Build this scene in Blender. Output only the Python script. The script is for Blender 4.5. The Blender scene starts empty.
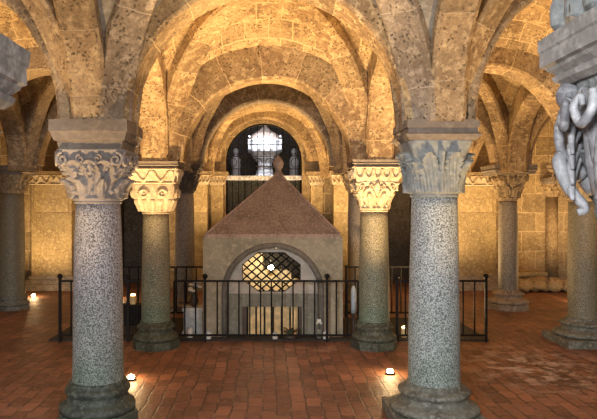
import bpy, bmesh, math, random
from mathutils import Vector, noise
random.seed(7)
PI = math.pi
C = bpy.context.scene.collection
EYE = 1.82; F = 632.0; VX = 267.0; HY = 205.0
sc = bpy.context.scene

# ------------------------------------------------------------------ materials
def _new(name):
    m = bpy.data.materials.new(name); m.use_nodes = True
    nt = m.node_tree; b = nt.nodes['Principled BSDF']
    return m, nt, b
def N(nt, t, **kw):
    n = nt.nodes.new(t)
    for k, v in kw.items():
        if hasattr(n, k): setattr(n, k, v)
        else: n.inputs[k].default_value = v
    return n
def mixc(nt, fac, a, b, blend='MIX'):
    n = nt.nodes.new('ShaderNodeMix'); n.data_type = 'RGBA'; n.blend_type = blend
    for sock, v in ((0, fac), (6, a), (7, b)):
        if hasattr(v, 'links') or hasattr(v, 'is_linked'): nt.links.new(v, n.inputs[sock])
        else: n.inputs[sock].default_value = v if not isinstance(v, tuple) else (*v, 1)
    return n.outputs[2]
def ramp(nt, src, p0, p1, c0=(0,0,0), c1=(1,1,1)):
    r = nt.nodes.new('ShaderNodeValToRGB'); nt.links.new(src, r.inputs[0])
    r.color_ramp.elements[0].position = p0; r.color_ramp.elements[0].color = (*c0, 1)
    r.color_ramp.elements[1].position = p1; r.color_ramp.elements[1].color = (*c1, 1)
    return r.outputs[0]
def mth(nt, op, a, b=None):
    n = nt.nodes.new('ShaderNodeMath'); n.operation = op
    for i, v in enumerate((a, b)):
        if v is None: continue
        if hasattr(v, 'is_linked'): nt.links.new(v, n.inputs[i])
        else: n.inputs[i].default_value = v
    return n.outputs[0]

def stone(name, base, dark, light, bw=None, bh=None, mortar=(0.62,0.5,0.34), holes=True, scale=1.0, bump=0.5, rough=0.85, msize=0.012, coord='UV', offset=0.5, holeamt=0.30):
    m, nt, b = _new(name)
    tc = N(nt, 'ShaderNodeTexCoord')
    obj = tc.outputs['Object']
    n1 = N(nt, 'ShaderNodeTexNoise', Scale=2.2*scale, Detail=6.0, Roughness=0.6); nt.links.new(obj, n1.inputs['Vector'])
    n2 = N(nt, 'ShaderNodeTexNoise', Scale=14*scale, Detail=5.0, Roughness=0.65); nt.links.new(obj, n2.inputs['Vector'])
    col = mixc(nt, ramp(nt, n1.outputs[0], .40, .60), dark, base)
    col = mixc(nt, ramp(nt, n2.outputs[0], .48, .66), col, light)
    n4 = N(nt, 'ShaderNodeTexNoise', Scale=38*scale, Detail=4.0, Roughness=0.7); nt.links.new(obj, n4.inputs['Vector'])
    col = mixc(nt, ramp(nt, n4.outputs[0], .40, .50, ((.5,)*3 if holes else (.22,)*3), (0,0,0)), col, tuple(c*.62 for c in dark))
    height = mth(nt, 'MULTIPLY', n2.outputs[0], 0.6)
    if bw:
        br = nt.nodes.new('ShaderNodeTexBrick')
        br.inputs['Scale'].default_value = 1.0
        br.inputs['Brick Width'].default_value = bw; br.inputs['Row Height'].default_value = bh
        br.inputs['Mortar Size'].default_value = msize; br.inputs['Mortar Smooth'].default_value = .35
        br.inputs['Color1'].default_value = (0.55,0.55,0.55,1); br.inputs['Color2'].default_value = (1.15,1.15,1.15,1)
        br.inputs['Mortar'].default_value = (1,1,1,1); br.offset = offset
        # wobble the coordinates so that joints are not ruler straight
        nw = N(nt, 'ShaderNodeTexNoise', Scale=3.0, Detail=2.0); nt.links.new(obj, nw.inputs['Vector'])
        vs = nt.nodes.new('ShaderNodeVectorMath'); vs.operation = 'MULTIPLY_ADD'
        nt.links.new(nw.outputs['Color'], vs.inputs[0]); vs.inputs[1].default_value = (.06,.06,.0)
        nt.links.new(tc.outputs[coord], vs.inputs[2]); nt.links.new(vs.outputs[0], br.inputs['Vector'])
        col = mixc(nt, 0.75, col, br.outputs['Color'], 'MULTIPLY')
        col = mixc(nt, mth(nt, 'MULTIPLY', br.outputs['Fac'], .75), col, mortar)
        height = mth(nt, 'SUBTRACT', height, mth(nt, 'MULTIPLY', br.outputs['Fac'], .35))
    if holes:
        vo = N(nt, 'ShaderNodeTexVoronoi', Scale=27*scale); 
        wv = nt.nodes.new('ShaderNodeVectorMath'); wv.operation = 'MULTIPLY_ADD'; nt.links.new(n2.outputs['Color'], wv.inputs[0]); wv.inputs[1].default_value = (.09,.09,.09); nt.links.new(obj, wv.inputs[2])
        nt.links.new(wv.outputs[0], vo.inputs['Vector'])
        n3 = N(nt, 'ShaderNodeTexNoise', Scale=5*scale, Detail=3.0); nt.links.new(obj, n3.inputs['Vector'])
        hm = mth(nt, 'MULTIPLY', ramp(nt, vo.outputs['Distance'], .20, holeamt+.06, (1,1,1), (0,0,0)), ramp(nt, n3.outputs[0], .40, .54))
        col = mixc(nt, mth(nt, 'MULTIPLY', hm, .85), col, tuple(c*.28 for c in dark))
        height = mth(nt, 'SUBTRACT', height, mth(nt, 'MULTIPLY', hm, .8))
    nt.links.new(col, b.inputs['Base Color'])
    bp = N(nt, 'ShaderNodeBump', Strength=bump, Distance=0.03); nt.links.new(height, bp.inputs['Height'])
    nt.links.new(bp.outputs[0], b.inputs['Normal'])
    b.inputs['Roughness'].default_value = rough
    return m

def granite(name, a, bcol, green=0.5, scale=85):
    m, nt, b = _new(name)
    tc = N(nt, 'ShaderNodeTexCoord'); o = tc.outputs['Object']
    v = N(nt, 'ShaderNodeTexNoise', Scale=float(scale), Detail=3.0, Roughness=.7); nt.links.new(o, v.inputs['Vector'])
    n1 = N(nt, 'ShaderNodeTexNoise', Scale=3.0, Detail=4.0); nt.links.new(o, n1.inputs['Vector'])
    col = mixc(nt, ramp(nt, v.outputs[0], .43, .57), a, bcol)
    sep = N(nt, 'ShaderNodeSeparateXYZ'); nt.links.new(o, sep.inputs[0])
    # algae patina that grows on the lower drum
    g = mth(nt, 'MULTIPLY', ramp(nt, mth(nt, 'MULTIPLY', mth(nt, 'ADD', sep.outputs[2], mth(nt, 'MULTIPLY', n1.outputs[0], 1.6)), .4), .42, .85, (1,1,1), (0,0,0)), green)
    col = mixc(nt, g, col, mixc(nt, ramp(nt, v.outputs[0], .42, .62), (.035,.055,.043), (.20,.28,.22)))
    nt.links.new(col, b.inputs['Base Color'])
    bp = N(nt, 'ShaderNodeBump', Strength=.35, Distance=.01); nt.links.new(v.outputs[0], bp.inputs['Height'])
    nt.links.new(bp.outputs[0], b.inputs['Normal']); b.inputs['Roughness'].default_value = .6
    return m

def plain(name, col, rough=.5, metal=0, emit=None, es=1.0, trans=0, noise_amt=0.25, nscale=12.0):
    m, nt, b = _new(name)
    tc = N(nt, 'ShaderNodeTexCoord')
    n1 = N(nt, 'ShaderNodeTexNoise', Scale=nscale, Detail=5.0); nt.links.new(tc.outputs['Object'], n1.inputs['Vector'])
    c = mixc(nt, ramp(nt, n1.outputs[0], .35, .65), tuple(x*(1-noise_amt) for x in col), tuple(min(1, x*(1+noise_amt)) for x in col))
    nt.links.new(c, b.inputs['Base Color'])
    b.inputs['Roughness'].default_value = rough; b.inputs['Metallic'].default_value = metal
    b.inputs['Transmission Weight'].default_value = trans
    if max(col) < .03: b.inputs['Specular IOR Level'].default_value = .15
    if emit:
        b.inputs['Emission Color'].default_value = (*emit, 1); b.inputs['Emission Strength'].default_value = es
    return m

M = {}
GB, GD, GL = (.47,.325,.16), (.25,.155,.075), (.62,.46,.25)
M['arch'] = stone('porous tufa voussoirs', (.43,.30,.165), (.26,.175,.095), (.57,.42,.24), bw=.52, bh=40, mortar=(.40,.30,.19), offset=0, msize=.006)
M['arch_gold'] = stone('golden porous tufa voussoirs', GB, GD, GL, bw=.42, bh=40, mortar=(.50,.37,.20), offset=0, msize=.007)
M['arch_shaded'] = stone('shade greyed tufa voussoirs', (.34,.265,.19), (.20,.15,.10), (.46,.37,.27), bw=.62, bh=40, mortar=(.44,.36,.28), offset=0, msize=.006)  # same tufa as the other arches, greyed to paint in its shade
M['web'] = stone('tufa vault courses', GB, GD, GL, bw=.30, bh=.24, mortar=(.58,.43,.23), msize=.009)
M['web_grey'] = stone('dim grey vault cell', (.27,.24,.19), (.18,.155,.12), (.36,.32,.25), holes=False, bump=.35)  # grey stands in for the weaker light of the near bay
M['wall'] = stone('ashlar wall', (.46,.34,.18), (.31,.22,.115), (.58,.45,.26), bw=.62, bh=.42, mortar=(.60,.47,.28), msize=.012, holeamt=.22)
M['block'] = stone('large ashlar pier', (.48,.36,.18), (.33,.24,.12), (.60,.47,.26), bw=.75, bh=.85, mortar=(.26,.18,.10), msize=.012, holeamt=.2, offset=.3)
M['dark'] = stone('shade darkened stone', (.09,.07,.055), (.05,.04,.03), (.13,.11,.085), holes=False)  # shade of the unlit recesses and rear capital painted into the colour
M['cap_grey'] = stone('grey carved stone', (.27,.24,.225), (.21,.185,.17), (.33,.30,.28), holes=False, scale=1.6, bump=.3, rough=.7)
M['cap_blue'] = stone('blue grey carved stone', (.235,.25,.245), (.18,.195,.195), (.30,.315,.31), holes=False, scale=1.8, bump=.3, rough=.65)
M['cap_cream'] = stone('cream carved stone', (.50,.41,.28), (.38,.29,.18), (.60,.52,.38), holes=False, scale=2, bump=.3)
M['cap_gold'] = stone('ochre carved stone', (.40,.29,.16), (.24,.165,.09), (.52,.40,.23), holes=True, scale=1.6, bump=.4)
M['slab'] = stone('brown abacus stone', (.19,.155,.125), (.13,.105,.08), (.26,.215,.17), holes=False, bump=.3)
M['abacus_grey'] = stone('grey abacus stone', (.29,.28,.26), (.18,.17,.155), (.41,.395,.37), holes=False, bump=.3)
M['granite_a'] = granite('speckled grey granite', (.085,.08,.085), (.48,.465,.475), .85)
M['granite_b'] = granite('speckled pale granite', (.105,.115,.115), (.50,.535,.53), .65)
M['granite_c'] = granite('greenish brown granite', (.10,.085,.055), (.32,.29,.20), 1.0)
M['granite_e'] = granite('dim brown granite', (.085,.07,.045), (.25,.21,.13), .25)
M['granite_d'] = granite('warm grey granite', (.11,.09,.07), (.34,.30,.25), .2)
M['base_green'] = stone('green stained base stone', (.055,.068,.054), (.022,.028,.022), (.12,.14,.11), holes=False, scale=2, bump=.5, rough=.6)
M['base_grey'] = stone('worn grey base stone', (.14,.14,.112), (.07,.068,.054), (.23,.23,.19), holes=False, scale=2, bump=.4, rough=.65)
M['base_warm'] = stone('warm grey base stone', (.30,.24,.17), (.17,.13,.09), (.42,.34,.25), holes=False, scale=2, bump=.4, rough=.7)
M['iron'] = plain('black wrought iron', (.010,.009,.009), .65, 0)
M['plaster'] = stone('grey green plaster', (.36,.32,.23), (.25,.23,.165), (.45,.39,.28), holes=False, scale=1.0, bump=.15)
M['plaster_grey'] = stone('grey painted plaster', (.245,.245,.205), (.19,.19,.155), (.29,.29,.24), holes=False, scale=1.2, bump=.1)
M['plaster_pale'] = stone('pale plaster', (.50,.48,.43), (.41,.39,.345), (.57,.55,.50), holes=False, scale=1.5, bump=.1)
M['moulding'] = stone('dark grey moulding', (.17,.155,.13), (.12,.11,.09), (.22,.20,.17), holes=False, bump=.1)
M['roof'] = stone('reddish brown slab roof', (.26,.20,.165), (.17,.125,.10), (.37,.29,.245), holes=False, scale=2, bump=.3, rough=.6)
M['roof_edge'] = stone('worn roof edge', (.42,.31,.25), (.28,.19,.15), (.50,.39,.32), holes=False, scale=2, bump=.3)
M['cream_in'] = plain('cream inner wall', (.62,.54,.38), .8)
M['gold'] = plain('ochre wood slats', (.78,.58,.28), .5)
M['darkwood'] = plain('dark wood', (.06,.035,.025), .5)
M['white'] = plain('white glazed', (.75,.73,.68), .35, noise_amt=.08)
M['marble'] = plain('white marble openwork', (.72,.72,.74), .4, noise_amt=.35, nscale=18)
M['bluewhite'] = plain('pale blue glass', (.50,.56,.62), .2, noise_amt=.2)
M['leafgreen'] = plain('dark leaves', (.05,.08,.03), .6, noise_amt=.5)
M['red'] = plain('red petals', (.22,.05,.035), .6)
M['slabfloor'] = stone('dark slate paving', (.035,.03,.026), (.022,.02,.018), (.05,.045,.04), holes=False, bump=.15, rough=.95)
M['lamp'] = plain('lamp glass', (1,.9,.7), .3, emit=(1,.72,.36), es=60, noise_amt=0)
M['flame'] = plain('flame', (1,.9,.7), .3, emit=(1,.78,.45), es=160, noise_amt=0)
M['flame_small'] = plain('small flame', (1,.8,.4), .3, emit=(1,.6,.2), es=14, noise_amt=0)
M['nightglass'] = plain('dark window glass', (.012,.016,.026), .15, noise_amt=.3)
M['gatefill'] = plain('verdigris ironwork', (.075,.075,.055), .5, .3, noise_amt=.5, nscale=30)

def floor_mat():
    m, nt, b = _new('worn terracotta brick floor')
    tc = N(nt, 'ShaderNodeTexCoord'); o = tc.outputs['Object']
    nw = N(nt, 'ShaderNodeTexNoise', Scale=2.5, Detail=3.0); nt.links.new(o, nw.inputs['Vector'])
    vs = nt.nodes.new('ShaderNodeVectorMath'); vs.operation = 'MULTIPLY_ADD'
    nt.links.new(nw.outputs['Color'], vs.inputs[0]); vs.inputs[1].default_value = (.09,.09,0); nt.links.new(o, vs.inputs[2])
    mp = N(nt, 'ShaderNodeMapping'); mp.inputs['Rotation'].default_value = (0,0,PI/2); nt.links.new(vs.outputs[0], mp.inputs[0])
    br = nt.nodes.new('ShaderNodeTexBrick'); nt.links.new(mp.outputs[0], br.inputs['Vector'])
    br.inputs['Scale'].default_value = 1; br.inputs['Brick Width'].default_value = .25; br.inputs['Row Height'].default_value = .135
    br.inputs['Mortar Size'].default_value = .009; br.inputs['Mortar Smooth'].default_value = .3
    br.inputs['Color1'].default_value = (.40,.36,.34,1); br.inputs['Color2'].default_value = (1.25,1.15,1.1,1); br.inputs['Mortar'].default_value = (1,1,1,1)
    n1 = N(nt, 'ShaderNodeTexNoise', Scale=1.3, Detail=5.0); nt.links.new(o, n1.inputs['Vector'])
    n2 = N(nt, 'ShaderNodeTexNoise', Scale=16.0, Detail=6.0, Roughness=.7); nt.links.new(o, n2.inputs['Vector'])
    n3 = N(nt, 'ShaderNodeTexNoise', Scale=4.5, Detail=6.0, Roughness=.7); nt.links.new(o, n3.inputs['Vector'])
    col = mixc(nt, ramp(nt, n1.outputs[0], .38, .62), (.16,.068,.042), (.26,.118,.07))
    col = mixc(nt, .8, col, br.outputs['Color'], 'MULTIPLY')
    col = mixc(nt, ramp(nt, n2.outputs[0], .50, .75), col, (.29,.14,.085))
    col = mixc(nt, mth(nt, 'MULTIPLY', br.outputs['Fac'], .8), col, mixc(nt, ramp(nt, n3.outputs[0], .50, .60), (.03,.016,.011), (.24,.16,.11)))
    # pale worn patches; the aisle one is painted light
    def patch(cx, cy, rx, ry, amt):
        sb = nt.nodes.new('ShaderNodeVectorMath'); sb.operation = 'SUBTRACT'; nt.links.new(o, sb.inputs[0]); sb.inputs[1].default_value = (cx, cy, 0)
        dv = nt.nodes.new('ShaderNodeVectorMath'); dv.operation = 'DIVIDE'; nt.links.new(sb.outputs[0], dv.inputs[0]); dv.inputs[1].default_value = (rx, ry, 1)
        ln = nt.nodes.new('ShaderNodeVectorMath'); ln.operation = 'LENGTH'; nt.links.new(dv.outputs[0], ln.inputs[0])
        r = ramp(nt, ln.outputs['Value'], .3, 1.0, (1,1,1), (0,0,0))
        return mth(nt, 'MULTIPLY', mth(nt, 'MULTIPLY', r, ramp(nt, n3.outputs[0], .47, .62)), amt)
    col = mixc(nt, patch(3.1, 7.1, 1.1, 1.3, 1.0), col, (.48,.38,.32))
    col = mixc(nt, patch(-0.2, 8.0, 2.8, .22, .6), col, (.44,.30,.22))
    col = mixc(nt, patch(2.2, 9.8, 4.5, 2.0, .35), col, (.30,.20,.12))  # ochre tint paints golden lamp light onto the aisle floor
    nt.links.new(col, b.inputs['Base Color'])
    h = mth(nt, 'SUBTRACT', mth(nt, 'MULTIPLY', n2.outputs[0], .5), mth(nt, 'MULTIPLY', br.outputs['Fac'], .6))
    h = mth(nt, 'ADD', h, mth(nt, 'MULTIPLY', n3.outputs[0], .8))
    bp = N(nt, 'ShaderNodeBump', Strength=.8, Distance=.03); nt.links.new(h, bp.inputs['Height']); nt.links.new(bp.outputs[0], b.inputs['Normal'])
    rr = nt.nodes.new('ShaderNodeMapRange'); nt.links.new(n3.outputs[0], rr.inputs[0]); rr.inputs[3].default_value = .34; rr.inputs[4].default_value = .75
    nt.links.new(rr.outputs[0], b.inputs['Roughness'])
    return m
M['floor'] = floor_mat()

# ------------------------------------------------------------------ helpers
def obj(name, bm, m, parent=None, smooth=False):
    me = bpy.data.meshes.new(name); bmesh.ops.recalc_face_normals(bm, faces=bm.faces); bm.to_mesh(me); bm.free()
    me.materials.append(M[m])
    if smooth:
        for p in me.polygons: p.use_smooth = True
    o = bpy.data.objects.new(name, me); C.objects.link(o)
    if parent: o.parent = parent
    return o
def thing(name, label, cat, loc=(0,0,0), group=None):
    o = bpy.data.objects.new(name, None); C.objects.link(o); o.location = loc; o.empty_display_size = .2
    o['label'] = label; o['category'] = cat
    if group: o['group'] = group
    return o
def tag(o, label, cat, group=None):
    o['label'] = label; o['category'] = cat
    if group: o['group'] = group
    return o
def struct(o): o['kind'] = 'structure'; return o
def box(bm, x0,x1,y0,y1,z0,z1):
    v = [bm.verts.new(p) for p in ((x0,y0,z0),(x1,y0,z0),(x1,y1,z0),(x0,y1,z0),(x0,y0,z1),(x1,y0,z1),(x1,y1,z1),(x0,y1,z1))]
    for f in ((0,3,2,1),(4,5,6,7),(0,1,5,4),(1,2,6,5),(2,3,7,6),(3,0,4,7)): bm.faces.new([v[i] for i in f])
def lathe(bm, prof, seg=48, c=(0,0)):
    rings = []
    for r, z in prof:
        rings.append([bm.verts.new((c[0]+r*math.cos(2*PI*i/seg), c[1]+r*math.sin(2*PI*i/seg), z)) for i in range(seg)])
    for a, b in zip(rings, rings[1:]):
        for i in range(seg): bm.faces.new((a[i], a[(i+1)%seg], b[(i+1)%seg], b[i]))
    bm.faces.new(list(reversed(rings[0]))); bm.faces.new(rings[-1])
def tube(bm, pts, rad, seg=8):
    pts = [Vector(p) for p in pts]; n = len(pts)
    rads = rad if isinstance(rad, (list, tuple)) else [rad]*n
    rings = []; up = None
    for i, p in enumerate(pts):
        t = (pts[min(i+1,n-1)] - pts[max(i-1,0)]).normalized()
        if up is None: up = Vector((0,0,1)) if abs(t.z) < .9 else Vector((1,0,0))
        s = t.cross(up).normalized(); up = s.cross(t).normalized()
        rings.append([bm.verts.new(p + (s*math.cos(2*PI*k/seg) + up*math.sin(2*PI*k/seg))*rads[i]) for k in range(seg)])
    for a, b in zip(rings, rings[1:]):
        for k in range(seg): bm.faces.new((a[k], a[(k+1)%seg], b[(k+1)%seg], b[k]))
    bm.faces.new(list(reversed(rings[0]))); bm.faces.new(rings[-1])
def ball(bm, c, r, sx=1, sy=1, sz=1, seg=14):
    d = bmesh.ops.create_uvsphere(bm, u_segments=seg, v_segments=seg//2+2, radius=r)
    for v in d['verts']: v.co = Vector((v.co.x*sx+c[0], v.co.y*sy+c[1], v.co.z*sz+c[2]))
def sm(t): t = max(0, min(1, t)); return t*t*(3-2*t)

# ------------------------------------------------------------------ arches
def arch(name, p0, p1, zs, a, h, w, t, m, legs=(0,0), seg=40, wob=.012):
    """band of stone from p0 to p1 (plan points): inner semi-axes a, h, plan width w, radial thickness t"""
    p0 = Vector((*p0,0)); p1 = Vector((*p1,0)); c = (p0+p1)/2; d = (p1-p0).normalized(); nrm = Vector((-d.y, d.x, 0))
    ch = .028
    sec = [(-w/2, t), (-w/2, ch), (-w/2+ch, 0), (0, 0), (w/2-ch, 0), (w/2, ch), (w/2, t)]
    bm = bmesh.new(); uv = bm.loops.layers.uv.new('UVMap')
    path = []; 
    if legs[0] > 0: path.append((-1, 0, -legs[0]))
    for i in range(seg+1):
        th = PI - PI*i/seg; path.append((math.cos(th), math.sin(th), 0))
    if legs[1] > 0: path.append((1, 0, -legs[1]))
    rings = []; L = 0; prev = None
    for (cx, sz, off) in path:
        ring = []
        base = c + d*(a*cx) + Vector((0,0, zs + h*sz + off))
        if prev is not None: L += (base-prev).length
        prev = base
        for k, (s, rr) in enumerate(sec):
            p = c + d*((a+rr)*cx) + Vector((0,0, zs+(h+rr)*sz+off)) + nrm*s
            if 0 < k < 6:
                nn = noise.noise(p*2.3)*wob*2
                p += Vector((0,0,nn)) + nrm*noise.noise(p*2.7+Vector((5,3,1)))*wob*2
            ring.append(bm.verts.new(p))
        rings.append((ring, L))
    off0 = random.random()*.4
    for (r0, l0), (r1, l1) in zip(rings, rings[1:]):
        for k in range(6):
            f = bm.faces.new((r0[k], r1[k], r1[k+1], r0[k+1]))
            for lp, (u, v) in zip(f.loops, ((l0,k),(l1,k),(l1,k+1),(l0,k+1))): lp[uv].uv = (u+off0, 20+v*.1)
        f = bm.faces.new((r0[6], r1[6], r1[0], r0[0]))
    bm.faces.new(rings[0][0]); bm.faces.new(list(reversed(rings[-1][0])))
    return obj(name, bm, m)

def web(x0, x1, y0, y1, S, hx, m='web', rk=1.0, th=.12, dome=.0):
    """groin vault over a bay; hx is the rise; rk scales the semi axes against half the bay"""
    bm = bmesh.new(); uv = bm.loops.layers.uv.new('UVMap')
    cx, cy = (x0+x1)/2, (y0+y1)/2; A, B = (x1-x0)/2, (y1-y0)/2; n = 28
    def ell(t): t = min(1, abs(t)/rk); return S + hx*math.sqrt(max(0, 1-t*t))
    def cell(axis, sgn):
        # axis 0: cell against an end wall in y (its profile follows x) ; axis 1 the other
        rows = []
        for i in range(n+1):
            q = math.sin(PI/2*i/n)            # distance from centre 0..1
            row = []
            for j in range(2*n+1):
                r = -1 + j/n; r = math.sin(r*PI/2)
                # the profile coordinate runs within -q..q
                pr = r*q
                z = ell(pr) + dome*(1-q*q)
                X, Y = (cx+A*pr, cy+sgn*B*q) if axis == 0 else (cx+sgn*A*q, cy+B*pr)
                z += .012*noise.noise(Vector((X*2.5, Y*2.5, z*2.5)))
                arc = (A if axis == 0 else B)*math.asin(max(-1, min(1, pr/rk)))
                row.append((bm.verts.new((X, Y, z)), (arc+10, (B if axis == 0 else A)*q+.07)))
            rows.append(row)
        for ra, rb in zip(rows, rows[1:]):
            for a, b, c, d in zip(ra, ra[1:], rb[1:], rb):
                try:
                    f = bm.faces.new((a[0], b[0], c[0], d[0]))
                except ValueError: continue
                for lp, q in zip(f.loops, (a, b, c, d)): lp[uv].uv = q[1]
    for ax in (0, 1):
        for s in (-1, 1): cell(ax, s)
    o = obj('ceiling', bm, m, smooth=False)
    for p in o.data.polygons: p.use_smooth = True
    sol = o.modifiers.new('thick', 'SOLIDIFY'); sol.thickness = th; sol.offset = 1
    # make faces look down so that the thickness grows upward
    me = o.data
    bm2 = bmesh.new(); bm2.from_mesh(me)
    bm2.normal_update()
    for f in bm2.faces:
        if f.normal.z < 0: f.normal_flip()
    bm2.to_mesh(me); bm2.free()
    return struct(o)

# rows in depth
R0, R1, R2, R3, R4 = 2.2, 5.31, 8.11, 10.91, 13.75
XL, XR, OL, OR_ = -1.4, 1.4, -4.2, 4.2
S_ = {0:2.50, 1:2.50, 2:2.36, 3:2.50, 4:2.42}
ROWY = [R0, R1, R2, R3, R4]

# vault webs --------------------------------------------------------
for (x0, x1) in ((-4.2,-1.4),(-1.4,1.4),(1.4,4.2)):
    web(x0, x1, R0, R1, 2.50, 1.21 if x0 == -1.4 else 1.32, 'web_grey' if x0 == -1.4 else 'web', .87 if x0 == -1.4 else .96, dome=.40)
    web(x0, x1, R1, R2, 2.42, 1.20, 'web', .98, dome=.68)
    web(x0, x1, R2, R3, 2.42, 1.40, 'web', .98, dome=.30)
    web(x0, x1, R3, R4+.05, 2.42, 1.36, 'web', .98, dome=.30)
for (x0, x1) in ((-7,-4.2),(4.2,7)):
    web(x0, x1, R1, R2, 2.42, 1.36, 'web', .98, dome=.55)
    web(x0, x1, R2, R3, 2.42, 1.36, 'web', .98, dome=.30)
    web(x0, x1, R3, R4+.05, 2.42, 1.36, 'web', .98, dome=.30)

# transverse arches -------------------------------------------------
rowword = {0:'nearest', 1:'first', 2:'second', 3:'third', 4:'rearmost'}
def lab(o, label, cat='arch', group=None): return tag(o, label, cat, group)
def cross_arch(row, xa, xb, a, h, w, t, m, label, legs=(0,0), zs=None):
    y = ROWY[row]
    o = arch('transverse_arch', (xa, y), (xb, y), S_[row] if zs is None else zs, a, h, w, t, m, legs)
    return lab(o, label)
cross_arch(1, XL, XR, 1.125, 1.125, .40, .16, 'arch_gold', 'large golden round arch framing the picture, between the two foreground columns')
cross_arch(2, XL, XR, 1.05, 1.05, .42, .46, 'arch_gold', 'round arch with pale ring of wedge stones, between the two carved cream capitals')
cross_arch(3, XL, XR, 1.09, 1.09, .34, .36, 'arch_shaded', 'dark shaded round arch behind the cream-capital columns, above the pyramid roof')
cross_arch(1, OL, XL, 1.1, 1.2, .40, .25, 'arch', 'shaded arch rising to the left from the left foreground capital')
cross_arch(1, XR, OR_, 1.1, 1.2, .40, .25, 'arch', 'golden arch rising to the right from the right foreground capital')
cross_arch(2, OL, XL, 1.05, 1.15, .40, .34, 'arch', 'round arch left of the left cream capital, behind the left foreground column')
cross_arch(2, XR, OR_, 1.05, 1.2, .40, .34, 'arch_gold', 'round arch from the right cream capital across to the right edge column')
cross_arch(3, OL, XL, 1.09, 1.09, .34, .34, 'arch', 'distant arch at left, rising from the far left column')
cross_arch(3, XR, OR_, 1.09, 1.09, .34, .34, 'arch', 'distant arch rising leftward from the slender right column')
cross_arch(3, OR_, 7, 1.09, 1.09, .34, .34, 'arch', 'distant arch rising rightward from the slender right column')
cross_arch(2, OR_, 7, 1.05, 1.2, .40, .34, 'arch', 'arch springing off the right edge column towards the right side wall')

# lengthwise arches -------------------------------------------------
def long_arch(r0, r1, x, w, t, m, label, ins=.30, h=1.12):
    ya, yb = ROWY[r0], ROWY[r1]; half = (yb-ya)/2
    zs = 2.5 if 2 not in (r0, r1) else 2.40
    la = max(0, zs-S_[r0]); lb = max(0, zs-S_[r1])
    o = arch('lengthwise_arch', (x, ya), (x, yb), zs, half-ins, h, w, t, m, (max(.01,la), max(.01,lb)))
    return lab(o, label)
long_arch(0, 1, -1.425, .29, .30, 'arch', 'broad porous arch from the left foreground capital up towards the viewer')
long_arch(0, 1, 1.43, .29, .30, 'arch', 'broad porous arch from the right foreground capital up towards the viewer')
long_arch(1, 2, XL, .34, .30, 'arch_gold', 'golden lengthwise arch running back from the left foreground column to the left cream capital')
long_arch(1, 2, XR, .34, .30, 'arch_gold', 'golden lengthwise arch running back from the right foreground column to the right cream capital')
long_arch(2, 3, XL, .30, .30, 'arch', 'shaded lengthwise arch beside the pyramid roof, left of it')
long_arch(2, 3, XR, .30, .30, 'arch', 'shaded lengthwise arch beside the pyramid roof, right of it')
long_arch(3, 4, XL, .28, .30, 'arch_gold', 'lengthwise arch meeting the back wall just left of the arched grille')
long_arch(3, 4, XR, .28, .30, 'arch_gold', 'lengthwise arch meeting the back wall just right of the arched grille')
long_arch(2, 3, OL, .32, .30, 'arch', 'lengthwise arch running towards the viewer from the far left column')
long_arch(3, 4, OL, .32, .30, 'arch', 'lengthwise arch from the far left column back to the wall pier')
long_arch(1, 2, OR_, .34, .30, 'arch', 'lengthwise arch running towards the viewer from the right edge column')
long_arch(2, 3, OR_, .32, .30, 'arch_gold', 'golden lengthwise arch between the right edge column and the slender right column')
long_arch(3, 4, OR_, .32, .30, 'arch', 'lengthwise arch from the slender right column back to the wall pier')

# diagonal ribs -----------------------------------------------------
def ribs(x0, x1, r0, r1, S, rise, m, where, w=.23, ins=.28, t=.30):
    ya, yb = ROWY[r0], ROWY[r1]; L = math.hypot((x1-x0)/2, (yb-ya)/2)
    for k, (pa, pb) in enumerate((((x0,ya),(x1,yb)), ((x1,ya),(x0,yb)))):
        o = arch('diagonal_rib', pa, pb, S, L-ins, rise, w, t, m, (max(.01,S-min(S_[r0],S_[r1])),)*2, 44)
        side = 'rising from its front left' if k == 0 else 'rising from its front right'
        lab(o, 'rib %s, %s' % (side, where), 'rib')
ribs(-1.4, 1.4, 0, 1, 2.50, 1.46, 'arch_shaded', 'grey vault nearest the viewer', .30, .30)
ribs(-1.4, 1.4, 1, 2, 2.42, 1.66, 'arch_gold', 'bright golden vault behind large front arch', .34)
ribs(-1.4, 1.4, 2, 3, 2.42, 1.52, 'arch', 'dim vault over pyramid roof')
ribs(-1.4, 1.4, 3, 4, 2.42, 1.50, 'arch_gold', 'lit vault before arched grille', .22)
ribs(-4.2, -1.4, 0, 1, 2.50, 1.52, 'arch', 'nearest left aisle vault', .28)
ribs(1.4, 4.2, 0, 1, 2.50, 1.52, 'arch_gold', 'nearest right aisle vault', .28)
ribs(-4.2, -1.4, 1, 2, 2.42, 1.74, 'arch', 'left aisle vault behind foreground column')
ribs(1.4, 4.2, 1, 2, 2.42, 1.74, 'arch_gold', 'right aisle vault behind foreground column')
ribs(-4.2, -1.4, 2, 3, 2.42, 1.50, 'arch', 'vault before far left column')
ribs(1.4, 4.2, 2, 3, 2.42, 1.50, 'arch_gold', 'vault before slender right column')
ribs(-4.2, -1.4, 3, 4, 2.42, 1.50, 'arch', 'left aisle vault at back wall')
ribs(1.4, 4.2, 3, 4, 2.42, 1.50, 'arch', 'right aisle vault at back wall')
ribs(4.2, 7, 2, 3, 2.42, 1.50, 'arch', 'outermost vault right of slender column')
ribs(4.2, 7, 3, 4, 2.42, 1.50, 'arch', 'outermost right vault at back wall')

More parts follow.
